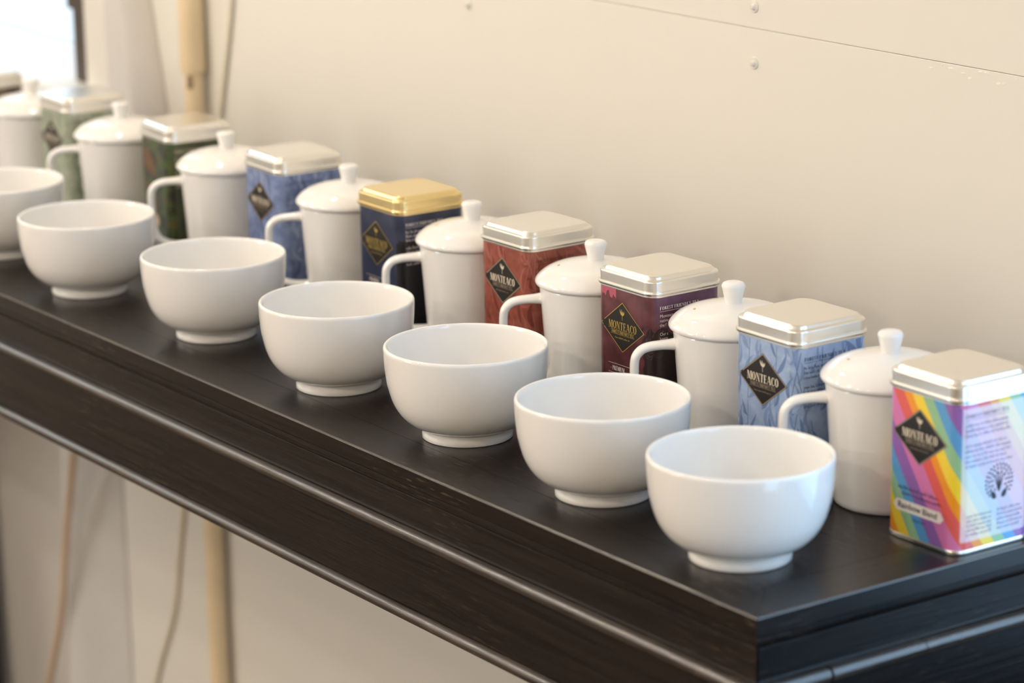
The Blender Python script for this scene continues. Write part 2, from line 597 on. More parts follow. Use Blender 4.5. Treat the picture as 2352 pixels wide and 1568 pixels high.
cpts = smooth_prof([(-1.173, 0.60), (-1.200, 0.30), (-1.218, 0.173), (-1.2477, 0.0615), (-1.300, -0.14), (-1.3665, -0.3942), (-1.3885, -0.4811), (-1.430, -0.5600), (-1.455, -0.63), (-1.462, -0.72), (-1.463, -0.797)], 6)
v, f = sweep([(x, 0.3775, TZ + z) for x, z in cpts], 0.0026, 0.0026, (0, 1, 0), 10)
cb = mesh_obj('cable', v, f, 'cable')
cb['label'] = 'thin grey cable slanting down the wall beside the cream pipe'
cb['category'] = 'cable'
cpts = smooth_prof([(-1.47, -0.16), (-1.49, -0.26), (-1.512, -0.34), (-1.524, -0.38), (-1.5387, -0.4321), (-1.5597, -0.5221), (-1.6032, -0.6202), (-1.645, -0.72), (-1.66, -0.796)], 6)
v, f = sweep([(x, 0.3310, TZ + z) for x, z in cpts], 0.0038, 0.0042, (0, 1, 0), 10)
cb = mesh_obj('cord', v, f, 'cord')
cb['label'] = 'tan cord hanging in front of the curtain below the table'
cb['category'] = 'cord'

# ------------------------------------------------------------------ table
TX0, TX1, TY0, TY1 = -1.80, 0.0, 0.0, 0.330
table = thing('side_table', 'long dark stained wooden table with moulded edge under the tea sets', 'table', (TX0 / 2, TY1 / 2, 0))
TOFF = Vector((-TX0 / 2, -TY1 / 2, 0))


def tbox(name, lo, hi, mat, bev):
    return box(name, tuple(Vector(lo) + TOFF), tuple(Vector(hi) + TOFF), mat, table, bev)




def tprism(name, pts, z0, z1, mat):
    n = len(pts)
    vv = [Vector((x_, y_, z_)) + TOFF for z_ in (z0, z1) for x_, y_ in pts]
    ff = [(k, (k + 1) % n, n + (k + 1) % n, n + k) for k in range(n)] + [tuple(range(n - 1, -1, -1)), tuple(range(n, 2 * n))]
    ob = recalc(mesh_obj(name, vv, ff, mat, table, smooth=False))
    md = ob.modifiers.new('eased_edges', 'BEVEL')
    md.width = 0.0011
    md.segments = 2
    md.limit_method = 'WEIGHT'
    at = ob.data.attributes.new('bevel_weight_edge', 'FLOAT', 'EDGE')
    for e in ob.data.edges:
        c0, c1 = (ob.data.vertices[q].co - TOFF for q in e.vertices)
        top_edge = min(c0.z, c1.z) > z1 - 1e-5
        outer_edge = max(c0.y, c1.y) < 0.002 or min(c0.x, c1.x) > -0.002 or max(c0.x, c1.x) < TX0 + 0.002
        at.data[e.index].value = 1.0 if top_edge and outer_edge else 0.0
    ob.data.materials.append(MAT['bead_y' if mat.endswith('y') else 'bead_x'])  # paler bead wood on the bevel paints the bright edge line
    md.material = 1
    return ob


E = 0.0372
g = 0.00016
tprism('edge_board', [(TX0 + .0005, 0.0006), (TX1 - .0006 - g, 0.0006), (TX1 - E - g, E), (TX0 + .0005, E)], TZ - 0.0115, TZ, 'wood_top')
tprism('end_board', [(TX1 - .0006, 0.0006 + g), (TX1 - .0006, TY1), (TX1 - E, TY1), (TX1 - E, E + g)], TZ - 0.0115, TZ, 'wood_top_y')
tprism('top_board', [(TX0 + .0005, E + 2 * g), (TX1 - E - 2 * g, E + 2 * g), (TX1 - E - 2 * g, TY1), (TX0 + .0005, TY1)], TZ - 0.0115, TZ, 'wood_top')
tbox('underframe', (TX0 + .02, 0.02, TZ - 0.106), (TX1 - .02, TY1 - .004, TZ - 0.0115), 'wood_x', 0.001)


def arc(cy, cz, r, a0, a1, n=9):
    return [(cy + r * math.cos(math.radians(a0 + (a1 - a0) * k / (n - 1))), cz + r * math.sin(math.radians(a0 + (a1 - a0) * k / (n - 1)))) for k in range(n)]


# mouldings as (inset from the table edge, height) outlines; closed on the inside
MOULD = {
    'edge_moulding': [(0.014, -0.0118), (0.0006, -0.0118), (0.0006, -0.0148)] + [(0.0006 + 0.0040 * (1 - math.cos(t)), -0.0148 - 0.0046 * math.sin(t)) for t in [k * PI / 16 for k in range(1, 9)]] + [(0.0064, -0.0200), (0.014, -0.0200)],
    'frieze_board': [(0.018, -0.0204), (0.0048, -0.0204), (0.0046, -0.0210), (0.0046, -0.0390), (0.0040, -0.0402), (0.0040, -0.0412), (0.018, -0.0412)],
    'bead_moulding': [(0.018, -0.0416), (0.0034, -0.0416)] + arc(0.0026, -0.0462, 0.0044, 100, 260, 13) + [(0.0040, -0.0510), (0.018, -0.0510)],
    'apron': [(0.02, -0.0514), (0.0048, -0.0514), (0.0044, -0.0522), (0.0044, -0.0975), (0.0050, -0.0984), (0.02, -0.0984)],
    'foot_bead': [(0.02, -0.0985), (0.0046, -0.0985)] + arc(0.0044, -0.1032, 0.0044, 95, 265, 11) + [(0.0070, -0.1080), (0.02, -0.1080)],
}


def mould_run(name, prof, mat, mode, u0, u1, mitre0, mitre1, gap=0.0):
    """mode F: along X at the front (u = x); R: along Y at the right end; L: along Y at the left end"""
    verts, faces = [], []
    n = len(prof)
    for which, u, mt in ((0, u0, mitre0), (1, u1, mitre1)):
        for d, z in prof:
            uu = u
            if mt:
                uu = u + (d + gap) * (1 if which == 0 else -1)
            if mode == 'F':
                verts.append((uu, TY0 + d, TZ + z))
            elif mode == 'R':
                verts.append((TX1 - d, uu, TZ + z))
            else:
                verts.append((TX0 + d, uu, TZ + z))
    verts = [Vector(q) + TOFF for q in verts]
    for k in range(n):
        k2 = (k + 1) % n
        faces.append((k, k2, n + k2, n + k))
    faces.append(tuple(range(n - 1, -1, -1)))
    faces.append(tuple(range(n, 2 * n)))
    ob = mesh_obj(name, verts, faces, mat, table, angle=32)
    return weighted(recalc(ob))


for nm, pr in MOULD.items():
    gap = 0.0 if nm == 'edge_moulding' else 0.0007
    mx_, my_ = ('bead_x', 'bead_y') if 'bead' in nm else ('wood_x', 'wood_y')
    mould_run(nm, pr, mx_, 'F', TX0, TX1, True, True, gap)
    if nm == 'bead_moulding':
        cuts = [0.0, 0.0545, 0.1262, TY1]
        for k in range(3):
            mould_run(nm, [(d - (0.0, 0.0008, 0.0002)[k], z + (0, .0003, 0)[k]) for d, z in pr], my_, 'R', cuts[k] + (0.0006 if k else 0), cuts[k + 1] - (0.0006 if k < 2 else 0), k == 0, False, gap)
    else:
        mould_run(nm, pr, my_, 'R', TY0, TY1, True, False, gap)
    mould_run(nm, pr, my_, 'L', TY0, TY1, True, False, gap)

for lx0, lx1, ly0, ly1 in [(-1.763, -1.7185, 0.285, 0.328), (-1.775, -1.73, 0.022, 0.065), (-0.067, -0.022, 0.285, 0.328), (-0.067, -0.022, 0.022, 0.065)]:
    tbox('leg', (lx0, ly0, 0.0), (lx1, ly1, TZ - 0.1055), 'wood_x', 0.002)

# ------------------------------------------------------------------ bowls
BOWL = [(0, 0.0035), (0.0255, 0.0035), (0.0272, 0.0003), (0.0282, 0.0), (0.0300, 0.0), (0.0306, 0.0006), (0.0304, 0.0035), (0.0300, 0.0062), (0.0304, 0.0076)]
outer = smooth_prof([(0.0304, 0.0076), (0.0345, 0.0089), (0.0395, 0.0118), (0.0450, 0.0172), (0.0495, 0.0250), (0.0525, 0.0350), (0.0541, 0.0450), (0.0548, 0.0540), (0.0550, 0.0605)], 4)
rim = [(0.0550, 0.0617), (0.0546, 0.0628), (0.0538, 0.0633), (0.0529, 0.0630), (0.0524, 0.0620)]
inner = smooth_prof([(0.0522, 0.0600), (0.0515, 0.0520), (0.0500, 0.0410), (0.0470, 0.0290), (0.0420, 0.0200), (0.0340, 0.0130), (0.0220, 0.0092), (0.0100, 0.0082), (0, 0.0080)], 4)
bv, bf = lathe_data(BOWL + outer[1:] + rim + inner, 96)
TIN_NAMES = ['rainbow striped tin', 'light blue leaf tin', 'maroon tin', 'terracotta leaf tin', 'navy tin with gold lid', 'denim blue leaf tin', 'dark green tin', 'sage green tin', 'brown tin']
B_POS = [(-0.0870, 0.0601), (-0.2313, 0.0688), (-0.3883, 0.0736), (-0.5463, 0.0710), (-0.7271, 0.0739), (-0.9137, 0.0630), (-1.0835, 0.0674)]
bowl0 = None
for i, (x, y) in enumerate(B_POS):
    if bowl0 is None:
        bowl0 = ob = mesh_obj('tea_bowl', bv, bf, 'porcelain', angle=60)
        recalc(ob)
    else:
        ob = bowl0.copy()
        COL.objects.link(ob)
    ob.location = (x, y, TZ)
    ob['label'] = 'empty white porcelain bowl in front of the mug beside the ' + TIN_NAMES[i]
    ob['category'] = 'bowl'
    ob['group'] = 'white tasting bowls in the front row'

# ------------------------------------------------------------------ mugs with lids
M_POS = [(-0.1131, 0.1991), (-0.2693, 0.2043), (-0.4233, 0.2075), (-0.5838, 0.2134), (-0.7596, 0.2165), (-0.9447, 0.2115), (-1.1276, 0.2090), (-1.2938, 0.2026)]
body_prof = [(0, 0.0025), (0.0290, 0.0025), (0.0300, 0.0), (0.0322, 0.0), (0.0336, 0.0012), (0.0342, 0.0040), (0.0352, 0.0180), (0.0368, 0.0420), (0.0385, 0.0640), (0.0394, 0.0750),
             (0.0395, 0.0766), (0.0388, 0.0776), (0.0372, 0.0776), (0.0364, 0.0766), (0.0360, 0.0700), (0.0325, 0.0120), (0.0300, 0.0065), (0, 0.0060)]
lid_prof = [(0, 0.0895), (0.0200, 0.0880), (0.0330, 0.0830), (0.0355, 0.0778), (0.0395, 0.0772), (0.0412, 0.0776), (0.0422, 0.0785), (0.0426, 0.0799), (0.0421, 0.0814)] + \
    smooth_prof([(0.0411, 0.0828), (0.0387, 0.0852), (0.0350, 0.0878), (0.0305, 0.0899), (0.0250, 0.0916), (0.0180, 0.0930), (0.0110, 0.0938), (0.0050, 0.0942), (0, 0.0943)], 4)
knob_prof = smooth_prof([(0, 0.0925), (0.0059, 0.0925), (0.0058, 0.0945), (0.0061, 0.0975), (0.0070, 0.1010), (0.0077, 0.1040), (0.0077, 0.1058), (0.0068, 0.1073), (0.0045, 0.1080), (0, 0.1082)], 4)
hand_path = smooth_prof([(0.0360, 0.0668), (0.0410, 0.0666), (0.0480, 0.0662), (0.0550, 0.0652), (0.0600, 0.0632), (0.0635, 0.0592), (0.0647, 0.0540), (0.0648, 0.0440), (0.0642, 0.0320), (0.0630, 0.0240),
                         (0.0600, 0.0178), (0.0550, 0.0142), (0.0480, 0.0122), (0.0410, 0.0112), (0.0330, 0.0106)], 4)
nh = len(hand_path)
ra, rb = [], []
for i in range(nh):
    t = i / (nh - 1)
    e = max(0, 1 - min(t, 1 - t) / 0.16)
    ra.append(0.0031 + 0.0016 * e * e)
    rb.append(0.0052 + 0.0022 * e * e)
hv, hf = sweep([(s, 0, z) for s, z in hand_path], ra, rb, (0, 1, 0), 18)
HANG = math.atan2(-rt0.y, -rt0.x)
body_d, lid_d, knob_d = lathe_data(body_prof, 80), lathe_data(lid_prof, 80), lathe_data(knob_prof, 40)
mug_mesh = {}
for i, (x, y) in enumerate(M_POS):
    lab = 'white porcelain lidded mug standing beside the ' + TIN_NAMES[i]
    t = thing('lidded_mug', lab, 'mug', (x, y, TZ), HANG + math.radians((0, 1, -1, 0.5, -1, 0, 1, 0)[i]), 'white lidded mugs in the back row')

    def part(nm, data, par, ang=55):
        if nm in mug_mesh:
            ob = bpy.data.objects.new(nm, mug_mesh[nm])
            COL.objects.link(ob)
            ob.parent = par
        else:
            ob = mesh_obj(nm, data[0], data[1], 'porcelain', par, angle=ang)
            recalc(ob)
            mug_mesh[nm] = ob.data
        return ob
    part('body', body_d, t)
    part('handle', (hv, hf), t, 70)
    lid = part('lid', lid_d, t)
    part('knob', knob_d, lid, 70)
    # small steam hole in the lid
    if 'steam_hole' not in mug_mesh:
        hx, hy = 0.0262 * math.cos(0.16), 0.0262 * math.sin(0.16)
        vv = [(hx, hy, 0.0914)] + [(hx + 0.0009 * math.cos(a), hy + 0.0019 * math.sin(a), 0.0914 - 0.30 * 0.0009 * math.cos(a)) for a in [k * PI / 6 for k in range(12)]]
        ob = mesh_obj('steam_hole', vv, [(0, k + 1, (k + 1) % 12 + 1) for k in range(12)], 'cord', lid, smooth=False)
        mug_mesh['steam_hole'] = ob.data
    else:
        ob = bpy.data.objects.new('steam_hole', mug_mesh['steam_hole'])
        COL.objects.link(ob)
        ob.parent = lid

# ------------------------------------------------------------------ tins
TW, TRC = 0.0306, 0.0092                       # print half width / corner radius
FL = TW - TRC                                  # half of the flat face
AL = TRC * PI / 2                              # corner arc
UR = 2 * FL + AL                               # centre of the right-hand face in unrolled u


def wrap(u, z, off=0.0):
    """unrolled position (u from the middle of the front face, to the right) -> tin space"""
    R = TRC + off
    per = 4 * (2 * FL + AL)
    k = 0
    while u > FL + AL / 2:
        u -= UR
        k += 1
    while u < -FL - AL / 2:
        u += UR
        k -= 1
    if u > FL:
        a = (u - FL) / TRC
        x, y = FL + R * math.sin(a), -FL - R * math.cos(a)
    elif u < -FL:
        a = (-u - FL) / TRC
        x, y = -FL - R * math.sin(a), -FL - R * math.cos(a)
    else:
        x, y = u, -TW - off
    for _ in range(k % 4):
        x, y = -y, x
    return (x, y, z)


def decal(name, polys, mat, parent, off, mats=None, fm=None):
    verts, faces = [], []
    for pl in polys:
        faces.append(tuple(range(len(verts), len(verts) + len(pl))))
        verts += [wrap(u, z, off) for u, z in pl]
    return mesh_obj(name, verts, faces, mat, parent, smooth=False, mats=mats, fmat=fm)


# --- lettering: a small set of serif capitals drawn as outlines (unit height)
def G_rect(x0, y0, x1, y1):
    return [(x0, y0), (x1, y0), (x1, y1), (x0, y1)]


def G_rule(x0, y0, x1, y1, n=14):
    return [G_rect(x0 + (x1 - x0) * k / n, y0, x0 + (x1 - x0) * (k + 1) / n, y1) for k in range(n)]


def G_line(x0, y0, x1, y1, w):
    return [(x0, y0), (x0 + w, y0), (x1 + w, y1), (x1, y1)]


def G_ring(cx, cy, rx, ry, tx, ty, a0=0, a1=360, n=20):
    out = []
    for k in range(n):
        t0, t1 = math.radians(a0 + (a1 - a0) * k / n), math.radians(a0 + (a1 - a0) * (k + 1) / n)
        o0, o1 = (cx + rx * math.cos(t0), cy + ry * math.sin(t0)), (cx + rx * math.cos(t1), cy + ry * math.sin(t1))
        i0, i1 = (cx + (rx - tx) * math.cos(t0), cy + (ry - ty) * math.sin(t0)), (cx + (rx - tx) * math.cos(t1), cy + (ry - ty) * math.sin(t1))
        out.append([i0, o0, o1, i1])
    return out


def glyph(c, sw=0.14):
    th, s = 0.05, 0.07                        # thin stroke, serif overhang
    def stem(x, w=sw, y0=0, y1=1, ser=True):
        r = [G_rect(x, y0, x + w, y1)]
        if ser:
            r += [G_rect(x - s, y0, x + w + s, y0 + .05), G_rect(x - s, y1 - .05, x + w + s, y1)]
        return r
    if c == 'M':
        return stem(0.07, th) + stem(0.66, sw) + [G_line(0.07, 1, 0.36, 0.06, sw), G_line(0.62, 1, 0.36, 0.06, th)][0:2], 0.87
    if c == 'N':
        return stem(0.07, th) + stem(0.56, th) + [G_line(0.07, 1, 0.53, 0, sw * .95)], 0.70
    if c == 'O':
        return G_ring(0.33, 0.5, 0.33, 0.51, sw, 0.05), 0.68
    if c == 'T':
        return stem(0.24, sw, 0, 1, False) + [G_rect(0.16, 0, 0.46, .05), G_rect(0, 0.94, 0.62, 1), G_line(0, 0.76, 0, 0.95, 0.05), G_line(0.57, 0.76, 0.57, 0.95, 0.05)], 0.62
    if c == 'E' or c == 'F':
        g = stem(0.07) + [G_rect(0.1, 0.94, 0.52, 1), G_rect(0.47, 0.76, 0.52, 0.97), G_rect(0.15, 0.49, 0.42, 0.54), G_rect(0.38, 0.40, 0.42, 0.63)]
        if c == 'E':
            g += [G_rect(0.1, 0, 0.55, .06), G_rect(0.50, 0.03, 0.55, 0.24)]
        return g, 0.58 if c == 'E' else 0.56
    if c == 'A':
        return [G_line(0.06, 0, 0.30, 1, th), G_line(0.54, 0, 0.27, 1, sw), G_rect(0.14, 0.30, 0.54, 0.35), G_rect(0, 0, 0.2, .05), G_rect(0.46, 0, 0.76, .05)], 0.74
    if c == 'C':
        return G_ring(0.33, 0.5, 0.33, 0.51, sw, 0.05, 48, 312) + [G_rect(0.50, 0.70, 0.56, 0.95), G_rect(0.52, 0.08, 0.56, 0.22)], 0.60
    if c == 'L':
        return stem(0.07) + [G_rect(0.1, 0, 0.52, .06), G_rect(0.47, 0.03, 0.52, 0.26)], 0.55
    if c == 'I':
        return stem(0.07), 0.30
    if c == 'D':
        return stem(0.07) + G_ring(0.21, 0.5, 0.42, 0.5, sw, 0.05, -90, 90, 12), 0.68
    if c in 'PRB':
        g = stem(0.07) + G_ring(0.25, 0.74, 0.27, 0.26, sw * .9, 0.05, -90, 90, 10)
        g += [G_rect(0.2, 0.95, 0.26, 1), G_rect(0.2, 0.48, 0.26, 0.53)]
        if c == 'R':
            g += [G_line(0.50, 0, 0.26, 0.5, sw), G_rect(0.48, 0, 0.70, .05)]
        return g, 0.66 if c == 'R' else 0.56
    if c == 'S':
        return G_ring(0.25, 0.745, 0.23, 0.265, 0.11, 0.05, 20, 250, 12) + G_ring(0.25, 0.255, 0.24, 0.265, 0.12, 0.05, -160, 80, 12) + [G_rect(0.42, 0.74, 0.46, 0.98), G_rect(0.01, 0.02, 0.05, 0.28)], 0.53
    if c == 'Y':
        return stem(0.27, sw, 0, 0.46, False) + [G_rect(0.19, 0, 0.49, .05), G_line(0.29, 0.42, 0.06, 1, sw), G_line(0.34, 0.42, 0.56, 1, th), G_rect(0, 0.95, 0.26, 1), G_rect(0.48, 0.95, 0.68, 1)], 0.66
    if c == 'U':
        return [G_rect(0.08, 0.3, 0.08 + sw, 1), G_rect(0.55, 0.3, 0.55 + th, 1), G_rect(0, 0.95, 0.3, 1), G_rect(0.47, 0.95, 0.68, 1)] + G_ring(0.34, 0.3, 0.26, 0.31, 0.1, 0.06, 180, 360, 10), 0.68
    if c == '-':
        return [G_rect(0.03, 0.36, 0.28, 0.46)], 0.33
    return [], 0.30


def serif_text(txt, u0, z0, h, width=None, aspect=1.0, sw=0.14):
    polys, x = [], 0
    for c in txt:
        g, w = glyph(c, sw)
        polys += [[(px + x, py) for px, py in pl] for pl in g]
        x += w + 0.06
    sx = (width / x) if width else h * aspect
    return [[(u0 + px * sx, z0 + py * h) for px, py in pl] for pl in polys]


_dg_tmp = []


def font_polys(txt, u0, z0, size, xs=1.0, bold=0.0):
    """small running text from the built-in font"""
    cu = bpy.data.curves.new('tmp_text', 'FONT')
    cu.body = txt
    cu.size = size
    cu.resolution_u = 3
    cu.offset = bold
    ob = bpy.data.objects.new('tmp_text', cu)
    COL.objects.link(ob)
    dg = bpy.context.evaluated_depsgraph_get()
    me = ob.evaluated_get(dg).to_mesh()
    polys = [[(u0 + me.vertices[v].co.x * xs, z0 + me.vertices[v].co.y) for v in p_.vertices] for p_ in me.polygons]
    ob.evaluated_get(dg).to_mesh_clear()
    bpy.data.objects.remove(ob)
    bpy.data.curves.remove(cu)
    return polys


def micro_text(u0, u1, z, h, rnd):
    """illegible small print: a row of short word-length dashes built from letter ticks"""
    polys, x = [], u0
    while x < u1 - h * 1.2:
        for _ in range(rnd.randint(2, 7)):
            if x > u1 - h * .6:
                break
            hh = h * rnd.choice([0.62, 0.62, 0.65, 1.0])
            polys.append(G_rect(x, z, x + h * 0.16, z + hh))
            if rnd.random() < 0.75:
                yy = z + rnd.choice([0, 0.25, 0.48]) * h
                polys.append(G_rect(x + h * 0.16, yy, x + h * 0.42, yy + h * 0.14))
            x += h * 0.52
        x += h * 0.38
    return polys


def diamond(cx, cz, hw, hh):
    n = 8
    pts = []
    cs = [(-hw, 0), (0, hh), (hw, 0), (0, -hh)]
    # strips so that it bends round the corner cleanly
    polys = []
    for k in range(-n, n):
        u0, u1 = hw * k / n, hw * (k + 1) / n
        h0, h1 = hh * (1 - abs(k) / n), hh * (1 - abs(k + 1) / n)
        q = [(cx + u0, cz - h0), (cx + u1, cz - h1), (cx + u1, cz + h1), (cx + u0, cz + h0)]
        if h0 < 1e-9:
            q = q[1:]
            q = [(cx + u0, cz)] + q[:2]
        elif h1 < 1e-9:
            q = [q[0], q[1], q[3]]
        polys.append(q)
    return polys


def diamond_border(cx, cz, hw, hh, w):
    out = []
    c = [(-hw, 0), (0, hh), (hw, 0), (0, -hh)]
    k = 1 - w / min(hw, hh) * 1.15
    for i in range(4):
        a, b = c[i], c[(i + 1) % 4]
        for s in range(6):
            t0, t1 = s / 6, (s + 1) / 6
            p0 = (a[0] + (b[0] - a[0]) * t0, a[1] + (b[1] - a[1]) * t0)
            p1 = (a[0] + (b[0] - a[0]) * t1, a[1] + (b[1] - a[1]) * t1)
            out.append([(cx + p0[0], cz + p0[1]), (cx + p1[0], cz + p1[1]), (cx + p1[0] * k, cz + p1[1] * k), (cx + p0[0] * k, cz + p0[1] * k)])
    return out


def leaf_poly(x, z, ang, ln, wd, bend=0.0):
    n = 6
    l, r = [], []
    for k in range(n + 1):
        t = k / n
        w = wd * math.sin(PI * min(1, t ** 0.75)) * 0.5
        b = ang + bend * t
        px, pz = x + ln * t * math.cos(b), z + ln * t * math.sin(b)
        nx, nz = -math.sin(b), math.cos(b)
        l.append((px + nx * w, pz + nz * w))
        r.append((px - nx * w, pz - nz * w))
    return l + r[::-1][1:-1]


def sprout(cx, z0, h):
    """tea shoot of the emblem: stem with three leaves"""
    ps = [[(cx - 0.012 * h, z0), (cx + 0.016 * h, z0), (cx + 0.035 * h, z0 + 0.56 * h), (cx - 0.035 * h, z0 + 0.56 * h)]]
    ps.append(leaf_poly(cx, z0 + 0.46 * h, math.radians(140), 0.66 * h, 0.15 * h, -0.35))
    ps.append(leaf_poly(cx, z0 + 0.50 * h, math.radians(104), 0.56 * h, 0.11 * h, -0.1))
    ps.append(leaf_poly(cx, z0 + 0.48 * h, math.radians(22), 0.50 * h, 0.17 * h, 0.55))
    ps.append(leaf_poly(cx, z0 + 0.50 * h, math.radians(66), 0.42 * h, 0.10 * h, 0.1))
    return ps


PZ0, PZ1 = 0.0032, 0.0912


def print_mat(name, build):
    m, N, L, P = new_mat(name)
    P.inputs['Roughness'].default_value = 0.33
    P.inputs['Coat Weight'].default_value = 0.25
    P.inputs['Coat Roughness'].default_value = 0.12
    uv = N.new('ShaderNodeUVMap')
    sep = N.new('ShaderNodeSeparateXYZ')
    L.new(uv.outputs['UV'], sep.inputs[0])
    out = build(N, L, uv.outputs['UV'], sep.outputs['X'], sep.outputs['Y'])
    L.new(out, P.inputs['Base Color'])
    return m


def mth(N, L, op, a, b=None, c=None):
    n = N.new('ShaderNodeMath')
    n.operation = op
    for i, v in enumerate((a, b, c)):
        if v is None:
            continue
        if isinstance(v, (int, float)):
            n.inputs[i].default_value = v
        else:
            L.new(v, n.inputs[i])
    return n.outputs[0]


def mixc(N, L, fac, a, b):
    n = N.new('ShaderNodeMix')
    n.data_type = 'RGBA'
    for i, v in ((0, fac), (6, a), (7, b)):
        if isinstance(v, (int, float)):
            n.inputs[i].default_value = v
        elif isinstance(v, tuple):
            n.inputs[i].default_value = v
        else:
            L.new(v, n.inputs[i])
    return n.outputs[2]


def noise(N, L, vec, scale, detail=3, mapscale=None):
    if mapscale:
        mp = N.new('ShaderNodeMapping')
        mp.inputs['Scale'].default_value = mapscale
        L.new(vec, mp.inputs['Vector'])
        vec = mp.outputs[0]
    n = N.new('ShaderNodeTexNoise')
    n.inputs['Scale'].default_value = scale
    n.inputs['Detail'].default_value = detail
    L.new(vec, n.inputs['Vector'])
    return n.outputs['Fac']


def ramp(N, L, fac, stops, mode='LINEAR'):
    n = N.new('ShaderNodeValToRGB')
    n.color_ramp.interpolation = mode
    el = n.color_ramp.elements
    while len(el) > 1:
        el.remove(el[-1])
    el[0].position, el[0].color = stops[0]
    for p_, c in stops[1:]:
        e = el.new(p_)
        e.color = c
    L.new(fac, n.inputs['Fac'])
    return n.outputs['Color']


def rainbow(N, L, uv, u, z):
    q = mth(N, L, 'MULTIPLY_ADD', mth(N, L, 'SUBTRACT', z, 0.0911), 0.652, u)
    q = mth(N, L, 'FRACT', mth(N, L, 'DIVIDE', mth(N, L, 'ADD', q, 0.037 + 0.66), 0.066))
    col = ramp(N, L, q, [(0.0, lin((206, 118, 172))), (0.18, lin((216, 92, 84))), (0.326, lin((232, 146, 30))), (0.432, lin((236, 204, 50))),
                         (0.57, lin((142, 184, 140))), (0.70, lin((86, 152, 204))), (0.833, lin((140, 96, 168)))], 'CONSTANT')
    m1 = mth(N, L, 'GREATER_THAN', u, UR - 0.0262)
    m2 = mth(N, L, 'LESS_THAN', u, UR + 0.0262)
    m3 = mth(N, L, 'GREATER_THAN', z, 0.0080)
    m4 = mth(N, L, 'LESS_THAN', z, 0.0885)
    mk = mth(N, L, 'MULTIPLY', mth(N, L, 'MULTIPLY', m1, m2), mth(N, L, 'MULTIPLY', m3, m4))
    return mixc(N, L, mth(N, L, 'MULTIPLY', mk, 0.60), col, (0.74, 0.74, 0.80, 1))


def two_tone(c1, c2, sc=120):
    def fn(N, L, uv, u, z):
        return ramp(N, L, noise(N, L, uv, sc, 2), [(0.38, lin(c1)), (0.64, lin(c2))])
    return fn


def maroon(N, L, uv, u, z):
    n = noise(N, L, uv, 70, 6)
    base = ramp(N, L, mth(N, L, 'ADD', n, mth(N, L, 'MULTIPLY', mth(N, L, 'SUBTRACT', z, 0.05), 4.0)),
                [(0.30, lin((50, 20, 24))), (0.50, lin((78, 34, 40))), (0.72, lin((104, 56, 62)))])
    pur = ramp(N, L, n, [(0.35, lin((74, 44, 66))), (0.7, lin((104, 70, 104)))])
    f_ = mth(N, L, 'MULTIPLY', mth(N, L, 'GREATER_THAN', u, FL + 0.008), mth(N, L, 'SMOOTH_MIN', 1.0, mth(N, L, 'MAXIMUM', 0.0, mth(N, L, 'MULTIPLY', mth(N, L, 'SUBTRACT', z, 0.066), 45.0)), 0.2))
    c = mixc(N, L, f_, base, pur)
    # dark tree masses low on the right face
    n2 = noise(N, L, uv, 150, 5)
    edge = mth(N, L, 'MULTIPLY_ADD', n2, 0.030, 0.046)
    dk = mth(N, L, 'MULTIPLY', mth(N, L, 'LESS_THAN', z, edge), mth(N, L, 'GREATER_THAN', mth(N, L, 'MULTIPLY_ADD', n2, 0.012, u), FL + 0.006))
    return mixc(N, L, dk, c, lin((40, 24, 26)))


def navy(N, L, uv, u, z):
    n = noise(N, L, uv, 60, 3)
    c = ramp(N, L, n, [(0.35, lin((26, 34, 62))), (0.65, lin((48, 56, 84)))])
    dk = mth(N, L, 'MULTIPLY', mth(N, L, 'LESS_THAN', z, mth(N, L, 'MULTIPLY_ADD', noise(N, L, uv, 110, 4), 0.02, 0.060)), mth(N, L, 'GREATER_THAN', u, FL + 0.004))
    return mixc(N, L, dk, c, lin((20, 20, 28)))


def green(N, L, uv, u, z):
    n = noise(N, L, uv, 75, 4)
    c = ramp(N, L, n, [(0.30, lin((24, 20, 14))), (0.42, lin((44, 42, 24))), (0.55, lin((62, 82, 40))), (0.66, lin((90, 66, 30))), (0.8, lin((130, 112, 70)))])
    return mixc(N, L, mth(N, L, 'MULTIPLY', mth(N, L, 'GREATER_THAN', u, FL + 0.010), 0.55), c, lin((62, 68, 46)))


PRINTS = [
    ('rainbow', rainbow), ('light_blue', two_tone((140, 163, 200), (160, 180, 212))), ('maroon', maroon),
    ('terracotta', two_tone((130, 62, 48), (148, 78, 64))), ('navy', navy), ('denim', two_tone((104, 122, 166), (130, 148, 188))),
    ('green', green), ('sage', two_tone((142, 152, 132), (160, 168, 150))), ('brown', two_tone((96, 82, 68), (128, 112, 96))),
]
LEAF = {1: [(100, 126, 172), (122, 146, 188)], 3: [(158, 92, 80), (112, 48, 38)], 5: [(86, 98, 140), (146, 160, 194)], 7: [(120, 132, 112), (176, 182, 164)], 8: [(80, 68, 56)]}
for i, cols in LEAF.items():
    for k, c in enumerate(cols):
        MAT['leaf_%d_%d' % (i, k)] = plain('leaf_print_%d_%d' % (i, k), lin(c), 0.36, coat=0.2, noise=0.04)

